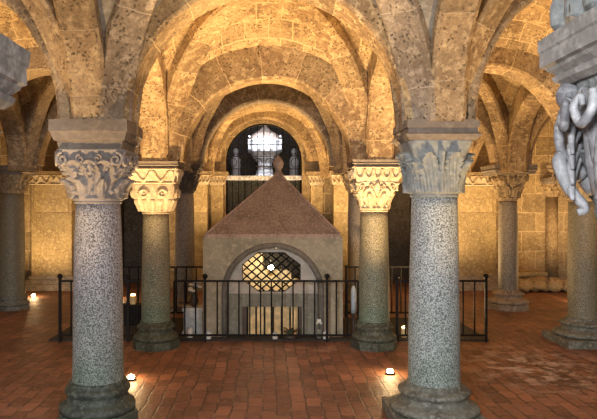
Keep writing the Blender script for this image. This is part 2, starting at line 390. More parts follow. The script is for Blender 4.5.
# ------------------------------------------------------------------ walls, floor
def strips(bm, xs, fn, y0, y1, uvl=None):
    """fn(x, side) -> list of (zlo, zhi) solid intervals; builds trapezoid prisms"""
    for xa, xb in zip(xs, xs[1:]):
        e = (xb-xa)*1e-3
        ia, ib = fn(xa+e), fn(xb-e)
        for (a0, a1), (b0, b1) in zip(ia, ib):
            v = [bm.verts.new(p) for p in ((xa,y0,a0),(xb,y0,b0),(xb,y0,b1),(xa,y0,a1),(xa,y1,a0),(xb,y1,b0),(xb,y1,b1),(xa,y1,a1))]
            for f in ((0,1,2,3),(5,4,7,6),(4,5,1,0),(3,2,6,7),(4,0,3,7),(1,5,6,2)):
                fc = bm.faces.new([v[i] for i in f])
                if uvl:
                    for lp in fc.loops: lp[uvl].uv = (lp.vert.co.x+lp.vert.co.y, lp.vert.co.z)
def boxuv(o):
    me = o.data; uv = me.uv_layers.new(name='UVMap') if not me.uv_layers else me.uv_layers[0]
    for p in me.polygons:
        n = p.normal
        for li in p.loop_indices:
            c = me.vertices[me.loops[li].vertex_index].co
            if abs(n.z) > .7: uv.data[li].uv = (c.x, c.y)
            elif abs(n.x) > abs(n.y): uv.data[li].uv = (c.y+.13, c.z)
            else: uv.data[li].uv = (c.x+.13, c.z)
    return o

WY = 13.9
wx = -0.07; wh = .84; wsp = 1.82 + (205-161)/F*WY        # window half width, spring height
niches = [(-2.85, .55, 1.75), (2.85, .60, 1.75)]
def backfn(x):
    lo = 0
    if abs(x-wx) < wh: lo = wsp + wh*math.sqrt(max(0, 1-((x-wx)/wh)**2))
    for c, h, s in niches:
        if abs(x-c) < h: lo = s + h*math.sqrt(max(0, 1-((x-c)/h)**2))
    return [(lo, 4.2)]
xs = {-7.1, 7.1}
for c, h, s in niches+[(wx, wh, wsp)]:
    for i in range(25): xs.add(c - h*math.cos(PI*i/24))
xs = sorted(xs)
bm = bmesh.new(); u = bm.loops.layers.uv.new('UVMap'); strips(bm, xs, backfn, WY, WY+.45, u)
struct(obj('wall_back', bm, 'wall'))
for s, nm in ((-1,'wall_left'),(1,'wall_right')):
    bm = bmesh.new(); box(bm, min(s*7,s*7.3), max(s*7,s*7.3), 2.0, WY+.45, 0, 4.2)
    boxuv(struct(obj(nm, bm, 'wall')))
# recesses behind the openings
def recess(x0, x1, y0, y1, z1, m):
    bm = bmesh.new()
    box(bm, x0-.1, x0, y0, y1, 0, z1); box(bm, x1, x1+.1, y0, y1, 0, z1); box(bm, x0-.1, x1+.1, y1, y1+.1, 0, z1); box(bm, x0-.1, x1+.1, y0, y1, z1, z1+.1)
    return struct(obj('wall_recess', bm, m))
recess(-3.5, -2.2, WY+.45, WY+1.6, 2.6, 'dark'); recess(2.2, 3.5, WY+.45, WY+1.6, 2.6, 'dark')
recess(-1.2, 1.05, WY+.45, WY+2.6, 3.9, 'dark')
bm = bmesh.new()
g = 40
box(bm, -7.3, 7.3, -4, WY+2.7, -.2, 0)
struct(obj('floor', bm, 'floor'))
# dark paving inside the railing
bm = bmesh.new(); box(bm, -2.92, 2.97, 8.45, 10.1, .0, .02)
tag(struct(obj('floor_inlay', bm, 'slabfloor')), 'dark slate paving inside the iron railing', 'paving')

# ------------------------------------------------------------------ columns
def sqr(th, w, lim=1.28):
    return min(w/max(abs(math.cos(th)), abs(math.sin(th))), w*lim)
def leaf(dth, z, W, z0, z1, amp, rib=True, round_=.5):
    s = (z-z0)/(z1-z0)
    if s <= 0 or s >= 1: return 0
    wd = W*(.75+.5*math.sin(PI*s*.8))*(1-max(0, s-.65)/.35)**round_ if s > .65 else W*(.75+.5*math.sin(PI*s*.8))
    u = abs(dth)/max(wd, 1e-4)
    if u >= 1: return 0
    v = amp*(.55+.65*s*s)*sm((1-u)*3.0)
    if rib: v -= amp*.28*abs(math.sin(u*PI*2.5)) ; v += amp*.25*(u < .09)
    return v
def wrap(a): return (a+PI) % (2*PI)-PI
def rel_acanthus(th, z):
    v = 0
    for k in range(8): v = max(v, leaf(wrap(th-(k+.5)*PI/4), z, .32, .02, .52, .045))
    for k in range(8): v = max(v, leaf(wrap(th-k*PI/4), z, .30, .30, .86, .04))
    return v
def rel_interlace(th, z):
    # crossing pointed bands with palm leaves between them
    v = 0
    u = (th/(PI/4)) % 1
    for ph in (0, .5):
        d = abs(((u+ph) % 1)-.5)*2
        bandz = .15+.62*math.sqrt(max(0, 1-d*d))
        if abs(z-bandz) < .075: v = max(v, .034*sm(1-abs(z-bandz)/.075)*1.4)
    for k in range(8): v = max(v, leaf(wrap(th-(k+.5)*PI/4), z, .20, .0, .42, .05))
    for k in range(8): v = max(v, leaf(wrap(th-k*PI/4), z, .14, .35, .72, .03))
    return v
def rel_wings(th, z):
    v = 0
    for k in range(4):
        for s in (-.36, .36):
            d = wrap(th-k*PI/2-s)
            dd = abs(d)/.33; top = .04+.74*math.sqrt(max(0, 1-dd*dd))
            if z < top and dd < 1:
                edge = min(1, (top-z)/.08)
                v = max(v, .018+.03*(1-edge)+.018*abs(math.sin(d*26+z*5)))
        if abs(wrap(th-k*PI/2)) < .05 and z < .8: v = max(v, .05)
        v = max(v, leaf(wrap(th-k*PI/2-PI/4), z, .17, 0, .62, .05))
    return v
def rel_claw(th, z):
    v = 0
    for k in range(16):
        d = abs(wrap(th-k*PI/8))
        if z < .42 and d < .13: v = max(v, .03*sm((1-d/.13)*2)*(1-z/.45)+.01)
    for k in range(4):
        for s in (-.35, .42):
            d = math.hypot(wrap(th-k*PI/2-PI/4*0-s)*1.0, (z-.66)*1.1)
            if d < .24: v = max(v, .028*abs(math.cos(d*22)))
    return v
def rel_fine(th, z):
    v = 0
    u = (th/(PI/4)) % 1
    d = abs(u-.5)*2; bz = .12+.6*math.sqrt(max(0, 1-d*d))
    if abs(z-bz) < .08: v = .032*sm((1-abs(z-bz)/.08)*1.5)
    for k in range(8): v = max(v, leaf(wrap(th-(k+.5)*PI/4), z, .17, .02, .6, .034))
    for k in range(8): v = max(v, leaf(wrap(th-k*PI/4), z, .15, .5, .97, .035))
    return v
RELF = dict(acanthus=rel_acanthus, interlace=rel_interlace, wings=rel_wings, claw=rel_claw, fine=rel_fine)

def bell(r0, w, h, z0, rel, power=2.0, bulge=0, lim=1.28, nt_=160, nz=44):
    bm = bmesh.new(); f = RELF[rel]; rings = []
    for j in range(nz+1):
        z = j/nz
        b = z**power if not bulge else math.sin(PI/2*min(1, z/.55))
        sqb = sm(z*1.05) if not bulge else sm((z-.1)*1.4)
        ring = []
        for i in range(nt_):
            th = 2*PI*i/nt_
            Rr = r0 + (w-r0)*b
            rr = Rr*(1-sqb) + (Rr/w)*sqr(th, w, lim)*sqb
            rr += f(th, z)*1.55*(w/.30)
            rr += .006*noise.noise(Vector((math.cos(th)*9, math.sin(th)*9, z*6+r0*50)))
            ring.append(bm.verts.new((rr*math.cos(th), rr*math.sin(th), z0+h*z)))
        rings.append(ring)
    for a, b_ in zip(rings, rings[1:]):
        for i in range(nt_): bm.faces.new((a[i], a[(i+1)%nt_], b_[(i+1)%nt_], b_[i]))
    bm.faces.new(list(reversed(rings[0]))); bm.faces.new(rings[-1])
    return bm
def relief_block(w0, w1, z0, z1, fn, n=56, nz=14):
    """square block, half width w0 below and w1 above, its four faces carved by fn(u,v)"""
    bm = bmesh.new(); rings = []
    for j in range(nz+1):
        v = j/nz; w = w0+(w1-w0)*v; ring = []
        for s in range(4):
            for i in range(n):
                uu = i/n; e = fn(uu, v) if .03 < uu < .97 and 0 < j < nz else 0
                a = -w+2*w*uu; q = w+e
                p = ((a, -q), (q, a), (-a, q), (-q, -a))[s]
                ring.append(bm.verts.new((p[0], p[1], z0+(z1-z0)*v)))
        rings.append(ring)
    m_ = len(rings[0])
    for a, b in zip(rings, rings[1:]):
        for i in range(m_): bm.faces.new((a[i], a[(i+1)%m_], b[(i+1)%m_], b[i]))
    bm.faces.new(list(reversed(rings[0]))); bm.faces.new(rings[-1])
    return bm
def fr_wave(u, v):
    z = .5+.3*math.sin(u*PI*5); d = abs(v-z)
    e = .028*sm(1-d/.20) if d < .2 else 0
    if v < .10 or v > .9: e = max(e, .02)
    return e
def fr_scallop(u, v):
    q = (u*5) % 1; d = math.hypot((q-.5)*1.0, (v-.78)*.75)
    e = .028*sm((1-abs(d-.40)/.12)) if abs(d-.40) < .12 and v < .85 else 0
    if v > .86: e = .022
    return e
def fr_plain(u, v): return 0.006*noise.noise(Vector((u*8, v*4, 1)))
def spiral(bm, c, ax, r, turns=1.6, rad=.018, flip=1):
    ax = Vector(ax).normalized(); up = Vector((0,0,1)); pts = []; rr = []
    n = 26
    for i in range(n):
        t = i/(n-1); a = flip*(t*turns*2*PI)+PI/2; q = r*(1-.85*t)
        pts.append(Vector(c)+ax*(math.cos(a)*q)+up*(math.sin(a)*q)); rr.append(rad*(1-.35*t))
    tube(bm, pts, rr, 7)

def abacus_bm(w, z0, z1, steps):
    """steps: list of (fraction of height, fraction of half width)"""
    bm = bmesh.new(); rings = []
    for q, k in steps:
        z = z0+(z1-z0)*q; ww = w*k; c = .006
        pts = []
        n = 6
        for s in range(4):
            for i in range(n):
                t = -1+2*i/n; a = t*ww
                p = ((a,-ww),(ww,a),(-a,ww),(-ww,-a))[s]
                e = noise.noise(Vector((p[0]*7, p[1]*7, z*9)))*.008
                pts.append(bm.verts.new((p[0]*(1+e/ww), p[1]*(1+e/ww), z)))
        rings.append(pts)
    m_ = len(rings[0])
    for a, b in zip(rings, rings[1:]):
        for i in range(m_): bm.faces.new((a[i], a[(i+1)%m_], b[(i+1)%m_], b[i]))
    bm.faces.new(list(reversed(rings[0]))); bm.faces.new(rings[-1])
    return bm

def column(x, y, label, top, rs, rt, cap_h, cap_w, ab_h, ab_w, rel, mats, base='attic', bw=.36, bh=.32, plinth='square', frieze=None, frieze_h=0,
           steps=((0,.86),(.08,.9),(.30,.93),(.45,1),(.55,.97),(1,1)), volutes=True, power=2.0, bulge=0, rot=0, group=None, seams=True):
    """top = height of abacus top; rs/rt shaft radius at foot and at neck"""
    ms, mc, ma, mb = mats
    t = thing('stone_column', label, 'column', (x, y, 0), group); t.rotation_euler.z = rot
    # base
    if plinth == 'square':
        bm = abacus_bm(bw, 0, bh*.30, ((0,1),(.9,1),(1,.97)))
    else:
        bm = bmesh.new(); lathe(bm, [(bw*1.06,0),(bw*1.06,bh*.26),(bw*1.02,bh*.30)], 8)
    obj('plinth', bm, mb, t)
    bm = bmesh.new()
    z = bh*.30; k = (bh*.70)
    prof = [(bw*.93,z),(bw*.99,z+k*.08),(bw*1.0,z+k*.16),(bw*.97,z+k*.25),(bw*.88,z+k*.30),(rs+(bw-rs)*.45,z+k*.40),(rs+(bw-rs)*.35,z+k*.52),(rs+(bw-rs)*.42,z+k*.58),
            (rs+(bw-rs)*.55,z+k*.66),(rs+(bw-rs)*.56,z+k*.74),(rs+(bw-rs)*.42,z+k*.82),(rs+.022,z+k*.84),(rs+.026,z+k*.93),(rs+.012,z+k)]
    lathe(bm, prof, 56)
    for v in bm.verts:
        e = noise.noise(v.co*6+Vector((x,y,0)))*.010; q = math.hypot(v.co.x, v.co.y); v.co.x *= 1+e/q; v.co.y *= 1+e/q
    obj('base', bm, mb, t, True)
    # corner spurs on the plinth
    zc0 = top-ab_h-frieze_h-cap_h
    bm = bmesh.new(); n = 16
    prof = [(rs+.004, bh-.01)]
    for i in range(n+1):
        q = i/n; prof.append((rs+(rt-rs)*q+.010*math.sin(PI*q)*.6, bh+(zc0-bh-.03)*q))
    lathe(bm, prof, 56)
    for v in bm.verts:
        e = noise.noise(v.co*2.2+Vector((x,y,0)))*.006; q = math.hypot(v.co.x, v.co.y); v.co.x *= 1+e/q; v.co.y *= 1+e/q
    obj('shaft', bm, ms, t, True)
    bm = bmesh.new()
    lathe(bm, [(rt+.002,zc0-.035),(rt+.012,zc0-.030),(rt+.014,zc0-.018),(rt+.004,zc0-.014),(rt+.020,zc0-.008),(rt+.026,zc0+.008),(rt+.018,zc0+.018),(rt-.02,zc0+.02)], 56)
    obj('neck_ring', bm, mc, t, True)
    cap = obj('capital', bell(rt+.004, cap_w, cap_h, zc0, rel, power, bulge), mc, t, True)
    if volutes:
        for k4 in range(4):
            a = PI/4+k4*PI/2; bm = bmesh.new(); R = cap_w*1.22
            for s in (-1, 1):
                d = Vector((math.cos(a+s*.9), math.sin(a+s*.9), 0))
                c = Vector((math.cos(a)*R, math.sin(a)*R, zc0+cap_h*.80)) + Vector((math.cos(a+s*PI/2), math.sin(a+s*PI/2), 0))*cap_w*.16*1
                dd = (Vector((math.cos(a), math.sin(a), 0))*.5 - Vector((math.cos(a+s*PI/2), math.sin(a+s*PI/2), 0))).normalized()
                spiral(bm, c, dd, cap_w*.20, 1.5, cap_w*.055, -1)
            obj('corner_volute', bm, mc, cap, True)
        for k4 in range(4):
            a = k4*PI/2; bm = bmesh.new()
            for s in (-1, 1):
                tn = Vector((math.cos(a+PI/2), math.sin(a+PI/2), 0))
                c = Vector((math.cos(a), math.sin(a), 0))*(cap_w*1.0) + tn*s*cap_w*.24 + Vector((0,0,zc0+cap_h*.80))
                spiral(bm, c, tn*s, cap_w*.14, 1.3, cap_w*.045, -1)
            obj('face_scroll', bm, mc, cap, True)
    z1 = top-ab_h-frieze_h
    if frieze:
        obj('frieze', relief_block(cap_w*.98, ab_w*.94, z1, top-ab_h, frieze), mc, t)
    o = obj('abacus', abacus_bm(ab_w, top-ab_h, top, steps), ma, t)
    return t

G3 = ('granite_a','cap_grey','abacus_grey','base_green')
column(-1.418, R1, 'thick speckled granite column in left foreground, capital with interlaced leaves and corner scrolls', 2.50, .212, .183, .40, .285, .235, .312, 'interlace', ('granite_a','cap_grey','slab','base_green'), bw=.315, bh=.36, plinth='oct', steps=((0,.80),(.28,.84),(.30,.90),(.36,.92),(.56,.97),(.60,1.0),(1,1.0)))
column(1.403, R1, 'thick speckled granite column in right foreground, capital with paired wing-like leaves', 2.50, .212, .188, .42, .262, .16, .288, 'wings', ('granite_b','cap_blue','slab','base_grey'), bw=.37, bh=.34, plinth='square', steps=((0,.92),(.18,1.02),(.28,1.05),(.36,.98),(.45,.96),(.6,.96),(.62,1.0),(1,1.0)), volutes=False)
column(-1.424, R2, 'green-tinged column behind the left foreground one, cream cushion capital under a wavy frieze', 2.36, .185, .165, .34, .265, .08, .325, 'claw', ('granite_c','cap_cream','slab','base_green'), bw=.285, bh=.34, plinth='oct', frieze=fr_wave, frieze_h=.20, volutes=False, bulge=1)
column(1.373, R2, 'green-tinged column right of the tomb, cream capital with fine leaves under a scalloped frieze', 2.38, .195, .170, .34, .265, .08, .315, 'fine', ('granite_c','cap_cream','slab','base_green'), bw=.285, bh=.34, plinth='oct', frieze=fr_scallop, frieze_h=.19, volutes=True)
column(4.18, R2+.24, 'stout column near the right edge with square stepped base and curling-leaf capital', 2.36, .19, .185, .36, .30, .10, .34, 'acanthus', ('granite_e','cap_gold','cap_gold','base_grey'), bw=.38, bh=.34, plinth='square', volutes=True)
column(-4.2, R2, 'column left of the frame beyond the left aisle arch', 2.36, .19, .17, .34, .28, .12, .33, 'acanthus', ('granite_c','cap_gold','slab','base_grey'), bw=.36, volutes=False)
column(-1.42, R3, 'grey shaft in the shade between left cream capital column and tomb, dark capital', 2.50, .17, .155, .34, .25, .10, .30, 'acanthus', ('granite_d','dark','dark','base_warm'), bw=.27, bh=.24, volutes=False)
column(1.55, R3, 'shaded shaft half hidden behind the right cream capital column', 2.50, .16, .145, .34, .25, .10, .28, 'acanthus', ('granite_d','cap_gold','slab','base_warm'), bw=.27, bh=.24, volutes=False)
column(4.24, R3+.2, 'slender warm grey column at right with flared leafy capital and wide stepped base', 2.51, .165, .150, .42, .27, .16, .37, 'acanthus', ('granite_d','cap_gold','slab','base_warm'), bw=.34, bh=.34, plinth='oct')
column(-4.48, R3+.2, 'dim column at the far left edge with small leafy capital', 2.50, .215, .20, .28, .27, .16, .34, 'acanthus', ('granite_e','cap_gold','slab','base_grey'), bw=.29, bh=.24, plinth='oct', volutes=False)
# foreground corner capitals
AB0 = ((0,.80),(.10,.88),(.20,.90),(.24,.86),(.34,.93),(.40,.95),(.44,1.0),(.72,1.0),(.76,1.02),(1,1.03))
nl = column(-1.27, R0, 'near grey column at the top left corner, only its stepped capital slab showing', 2.43, .20, .18, .45, .25, .24, .315, 'wings', ('granite_b','cap_blue','abacus_grey','base_grey'), steps=AB0, volutes=False)
M['carving'] = stone('grey carved figure stone', (.25,.255,.265), (.13,.13,.14), (.36,.365,.38), holes=False, scale=1.2, bump=.35, rough=.6)
nr = column(1.40, R0, 'near grey column at the top right corner, capital carved with crouching figures and curls', 2.47, .20, .18, .52, .235, .19, .315, 'acanthus', ('granite_b','cap_blue','abacus_grey','base_grey'), steps=AB0, volutes=False, power=1.6)
# carved figures on the near right capital (local coordinates, only a body coil, a head and wings per corner)
def figure_bm(a):
    """crouching carved figure clinging to the corner at angle a"""
    bm = bmesh.new(); z0 = 1.76
    rad = Vector((math.cos(a), math.sin(a), 0)); tan = Vector((-math.sin(a), math.cos(a), 0))
    z0 += .06
    def P(r, t, z): return rad*(.20+(r-.20)*.75) + tan*t*.8 + Vector((0,0,z0+z*.92))
    def curve(ps, r, seg=9, n=6):
        pts = []; rr = []
        for i in range(len(ps)-1):
            p0 = Vector(ps[max(i-1,0)]); p1 = Vector(ps[i]); p2 = Vector(ps[i+1]); p3 = Vector(ps[min(i+2,len(ps)-1)])
            for k in range(n):
                t = k/n
                q = .5*((2*p1)+(-p0+p2)*t+(2*p0-5*p1+4*p2-p3)*t*t+(-p0+3*p1-3*p2+p3)*t**3)
                pts.append(q); rr.append(r[i]+(r[i+1]-r[i])*t)
        pts.append(Vector(ps[-1])); rr.append(r[-1])
        tube(bm, pts, [q_*.66 for q_ in rr], seg)
    curve([P(.24,.02,.06),P(.31,-.01,.16),P(.34,0,.28),P(.33,.01,.38)], [.055,.075,.07,.045])      # trunk
    ball(bm, P(.375,.01,.455), .048, 1,1,1.15)                                                     # head
    ball(bm, P(.42,.01,.45), .014); 
    for s in (-1, 1):
        ball(bm, P(.415,.01+s*.02,.465), .009)
        curve([P(.33,s*.05,.37),P(.37,s*.13,.33),P(.37,s*.12,.22),P(.33,s*.05,.20)], [.034,.030,.026,.022])   # arm
        curve([P(.30,s*.04,.12),P(.37,s*.13,.19),P(.33,s*.15,.08),P(.26,s*.12,-.01),P(.29,s*.13,-.03)], [.05,.045,.035,.026,.02])   # leg
        curve([P(.30,s*.20,.42),P(.34,s*.19,.35),P(.31,s*.24,.30),P(.29,s*.28,.36),P(.30,s*.25,.40),P(.31,s*.235,.365)], [.022,.026,.026,.024,.02,.014])  # curl
        for k in range(4): curve([P(.29,s*.09,.34-.05*k),P(.31,s*.15,.30-.07*k),P(.29,s*.19,.20-.06*k)], [.014,.026,.010], 7)
        for k in range(3): curve([P(.36+.01*k,.01+s*.03,.50),P(.35,s*(.05+.01*k),.47-.02*k),P(.34,s*.055,.43-.02*k)], [.012,.014,.008], 6)
    return bm
for k in range(4):
    fb = bmesh.new(); fa = k*PI/2; fn_ = Vector((math.cos(fa), math.sin(fa), 0)); ft = Vector((-math.sin(fa), math.cos(fa), 0))
    for sg in (-1, 1):
        spiral(fb, fn_*.262+ft*sg*.055+Vector((0,0,2.17)), ft*sg, .060, 1.5, .020, -1)
        tube(fb, [fn_*.262+ft*sg*.055+Vector((0,0,2.23)), fn_*.275+ft*sg*.01+Vector((0,0,2.12)), fn_*.25+ft*sg*.02+Vector((0,0,1.98)), fn_*.22+ft*sg*.07+Vector((0,0,1.86))], [.018,.024,.030,.014], 8)
    obj('face_scroll', fb, 'carving', nr, True)
    o = obj('carved_figure', figure_bm(PI/4+k*PI/2), 'carving', nr, True)
# carved springer above the near capital
def springer(x, y, z0, z1, w, label):
    bm = bmesh.new(); ww = w
    bmx = relief_block(w, w*1.05, z0, z1, lambda u, v: .03*abs(math.sin(u*PI*4+math.sin(v*7)*1.2))*(1 if .1 < v < .95 else .3), 48, 16)
    bm.free()
    o = obj('carved_springer', bmx, 'cap_blue'); o.location = (x, y, 0)
    return tag(o, label, 'stone block')
springer(1.40, R0, 2.47, 2.78, .27, 'grey carved block standing on the near right capital slab')

# ------------------------------------------------------------------ back wall piers
def pier(x, w, dpt, z1, label, mat='block', capfn=fr_wave, caph=.26, name='wall_pier', plinth=True):
    t = thing(name, label, 'pier', (x, WY, 0))
    bm = bmesh.new(); box(bm, -w/2, w/2, -dpt, .02, .28, z1-caph)
    boxuv(obj('shaft', bm, mat, t))
    if plinth:
        bm = bmesh.new()
        for k, (e, za, zb) in enumerate(((.14,0,.13),(.09,.13,.22),(.04,.22,.30))): box(bm, -w/2-e, w/2+e, -dpt-e, .02, za, zb)
        boxuv(obj('plinth', bm, 'base_warm', t))
    hw = w/2
    bm = bmesh.new(); nz = 12; nx = 64; rows = []
    for j in range(nz+1):
        v = j/nz; e = .02+.06*v; row = []
        for i in range(nx+1):
            u_ = i/nx; row.append(bm.verts.new((-hw-e+2*(hw+e)*u_, -dpt-e-(capfn(u_*w/.5 % 1.0 if w > .6 else u_, v)*1.4 if 0 < j < nz else 0), z1-caph+caph*.85*v)))
        rows.append(row)
    for a, b in zip(rows, rows[1:]):
        for i in range(nx): bm.faces.new((a[i], a[i+1], b[i+1], b[i]))
    for s in (0, -1):
        bk = [bm.verts.new((r[s].co.x, 0.02, r[s].co.z)) for r in rows]
        for j in range(nz): bm.faces.new((rows[j][s], rows[j+1][s], bk[j+1], bk[j]))
    obj('capital', bm, 'cap_cream' if mat != 'dark' else 'dark', t)
    bm = bmesh.new(); box(bm, -hw-.11, hw+.11, -dpt-.11, .02, z1-caph*.15, z1+.03)
    obj('abacus', bm, 'cap_gold', t)
    return t
pz = 1.82+(205-173)/F*13.6
pier(-4.62, .86, .35, pz, 'broad golden ashlar pier on the back wall, left, vine-carved band on top')
pier(4.48, .86, .35, pz-.02, 'broad golden ashlar pier on the back wall, right, behind the right foreground column')
pier(-1.42, .30, .45, pz, 'narrow golden pier left of the arched grille, outer of its pair', capfn=fr_scallop)
pier(-1.08, .26, .18, pz, 'narrow golden pier hard against the left side of the arched grille', capfn=fr_scallop)
pier(1.62, .40, .45, pz, 'golden pier right of the arched grille, next to the right cream capital column', capfn=fr_scallop)
pier(1.08, .26, .18, pz, 'narrow golden pier hard against the right side of the arched grille', capfn=fr_scallop)
# half column on back wall at right
t = thing('half_column', 'dark half column engaged in the rough back wall at right', 'column', (6.25, WY-.02, 0))
bm = bmesh.new(); lathe(bm, [(.13,.25),(.13,2.0)], 24); obj('shaft', bm, 'cap_gold', t, True)
bm = bmesh.new(); lathe(bm, [(.24,0),(.24,.10),(.21,.12),(.22,.17),(.15,.20),(.16,.25)], 24); obj('base', bm, 'base_warm', t, True)
obj('capital', bell(.13, .20, .28, 2.0, 'acanthus', nt_=96, nz=24), 'cap_gold', t, True)
obj('abacus', abacus_bm(.25, 2.28, 2.40, ((0,.85),(.4,1),(1,1))), 'slab', t)
# wall rib around the grille arch
o = arch('wall_arch', (-1.27, WY-.12), (1.13, WY-.12), wsp-.02, .93, .93, .26, .25, 'arch_gold'); lab(o, 'pale stone ring on the back wall framing the arched grille')
# bench along the back wall
for x0, x1, lb in ((-7,-5.3,'stone bench at the back wall, far left'),(5.1,6.0,'rough stone bench at the foot of the back wall, right')):
    bm = bmesh.new()
    box(bm, x0, x1, WY-.34, WY, 0, .30); box(bm, x0, x1, WY-.40, WY, .30, .38)
    boxuv(tag(obj('stone_bench', bm, 'block'), lb, 'bench'))
# rubble heap at right wall foot
for k in range(12):
    random.seed(40+k)
    bm = bmesh.new(); ball(bm, (0,0,0), .13+.07*random.random(), 1.2, .9, .8, 12)
    for v in bm.verts: v.co += v.co.normalized()*noise.noise(v.co*9+Vector((k,0,0)))*.07
    zmin = min(v.co.z for v in bm.verts)
    o = obj('rubble_stone', bm, 'cap_gold', None, True); o.location = (5.15+.105*(k*7 % 12), WY-.5-.10*(k % 3), -zmin)
    tag(o, 'rough brown stone lying at the foot of the back wall bench, right', 'stone', 'rubble stones by the back wall')

# ------------------------------------------------------------------ arched grille (gate) in the back wall
t = thing('arched_grille', 'tall arched wrought-iron grille in the back wall, above the pyramid roof', 'grille', (wx, WY+.12, 0))
bm = bmesh.new()
pts = [(-wh+.02,0,0)]+[(-(wh-.02)*math.cos(PI*i/32), 0, wsp+(wh-.02)*math.sin(PI*i/32)) for i in range(33)]+[(wh-.02,0,0)]
tube(bm, pts, .022, 6); obj('frame', bm, 'iron', t)
for i in range(1, 12):
    x = -wh+2*wh*i/12; z1 = wsp+wh*math.sqrt(1-(x/wh)**2)-.02
    bm = bmesh.new(); tube(bm, [(x,0,0),(x,0,z1)], .008 if i % 3 else .014, 6); obj('upright_bar', bm, 'iron', t)
zl = 1.82+(205-178)/F*14.0
for z in (2.62, 2.90, 3.16):
    q = wh if z < wsp else wh*math.sqrt(max(0, 1-((z-wsp)/wh)**2))
    bm = bmesh.new(); tube(bm, [(-q,0,z),(q,0,z)], .010, 6); obj('cross_bar', bm, 'iron', t)
bm = bmesh.new()
for i in range(6):
    x = -wh+wh*2*(i+.5)/6
    for z in (2.76,):
        tube(bm, [(x+.10*math.cos(2*PI*k/16), 0, z+.10*math.sin(2*PI*k/16)) for k in range(17)], .008, 5)
obj('ring_ornament', bm, 'iron', t)
# lower scrollwork
for i in range(12):
    bm = bmesh.new(); x = -wh+2*wh*(i+.5)/12
    tube(bm, [(x,0,.05),(x,0,2.36)], .007, 4)
    for j in range(9):
        z = .25+j*.24
        for s in (-1, 1):
            pts = []
            for k in range(13):
                q = k/12; a = q*1.5*2*PI*.7; rq = .058*(1-.7*q); pts.append((x+s*(.058-rq*math.cos(a)), 0, z+rq*math.sin(a)))
            tube(bm, pts, .007, 4)
    obj('scrollwork', bm, 'gatefill', t)

bm = bmesh.new(); box(bm, -wh, wh, .08, .10, 0, 2.36); obj('backing_plate', bm, 'gatefill', t)
bm = bmesh.new(); box(bm, -wh, wh, -.03, .10, 2.37, 2.47)
for i in range(16): box(bm, -wh+.02+i*.105, -wh+.08+i*.105, -.045, -.03, 2.385, 2.455)
obj('ledge', bm, 'marble', t)
# lantern shaped marble tabernacle behind grille
t = thing('marble_tabernacle', 'white openwork stone tabernacle with pointed roof seen through the arched grille', 'tabernacle', (-.05, 15.2, 0))
def ngon(bm, prof, n=6, rot=0):
    lathe(bm, prof, n)
k0 = 15.2/F
def zz(y): return 1.82+(205-y)*k0
bm = bmesh.new(); lathe(bm, [(.02,zz(124)),(.06,zz(127)),(.17,zz(131)),(.30,zz(134)),(.42,zz(138)),(.42,zz(139.5))][::-1], 8); obj('roof', bm, 'roof', t)
bm = bmesh.new(); lathe(bm, [(.41,zz(150)),(.41,zz(148)),(.38,zz(147.5)),(.38,zz(142)),(.41,zz(141.5)),(.41,zz(139.5))], 8)
obj('gallery', bm, 'marble', t)
for i in range(8):
    a = 2*PI*(i+.5)/8
    bm = bmesh.new(); tube(bm, [(.40*math.cos(a),.40*math.sin(a),zz(150)),(.41*math.cos(a),.41*math.sin(a),zz(140))], .03, 6); ball(bm, (.40*math.cos(a),.40*math.sin(a),zz(137)), .03)
    obj('pinnacle', bm, 'marble', t)
bm = bmesh.new(); lathe(bm, [(.16,zz(167)),(.17,zz(163)),(.26,zz(159)),(.30,zz(156)),(.40,zz(152)),(.41,zz(150))], 8); obj('bowl', bm, 'marble', t)
bm = bmesh.new(); lathe(bm, [(.45,0),(.45,zz(200)),(.16,zz(180)),(.24,zz(176)),(.20,zz(174)),(.18,zz(167)),(.22,zz(166))], 8); obj('pedestal', bm, 'marble', t)
for s, lb in ((-1,'left'),(1,'right')):
    t = thing('marble_statue', 'small pale standing statue behind the arched grille, %s of the white tabernacle' % lb, 'statue', (s*.72-.05, 15.6, 0))
    bm = bmesh.new(); lathe(bm, [(.13,0),(.13,2.2),(.09,2.3),(.12,2.45),(.11,2.7),(.13,2.92),(.06,3.02),(.04,3.06)], 16); obj('body', bm, 'cap_grey', t, True)
    bm = bmesh.new(); ball(bm, (0,0,3.13), .075, 1,1,1.2); obj('head', bm, 'cap_grey', t, True)

# ------------------------------------------------------------------ tomb with pyramid roof
TY = 8.62; TX = .08
t = thing('stone_tomb', 'plastered tomb chapel with brown pyramid roof and round-arched niche, behind the railing', 'tomb', (TX, TY, 0))
def p2x(px, Y): return (px-VX)/F*Y
def p2z(py, Y): return EYE-(py-HY)/F*Y
tw = .955; tz = p2z(237.5, TY)
ar = .66; asp = .62
def bodyfn(x):
    if abs(x) < ar: return [(asp+ar*math.sqrt(max(0, 1-(x/ar)**2))*.98, tz)]
    return [(0, tz)]
xs = sorted({-tw, tw} | {-ar*math.cos(PI*i/40) for i in range(41)})
bm = bmesh.new(); strips(bm, xs, bodyfn, 0, .14)
box(bm, -tw, -tw+.12, .14, 1.75, 0, tz); box(bm, tw-.12, tw, .14, 1.75, 0, tz); box(bm, -tw+.12, tw-.12, 1.63, 1.75, 0, tz)
boxuv(obj('body', bm, 'plaster', t))
# arch moulding
bm = bmesh.new()
for q, rr in ((.0, .022), ):
    pts = [(-(ar+.0)*math.cos(PI*i/40), -.005, asp+(ar*.98)*math.sin(PI*i/40)) for i in range(41)]
    pts = [(-ar, -.005, 0)]+pts+[(ar, -.005, 0)]
    tube(bm, pts, .040, 8)
obj('arch_moulding', bm, 'moulding', t, True)
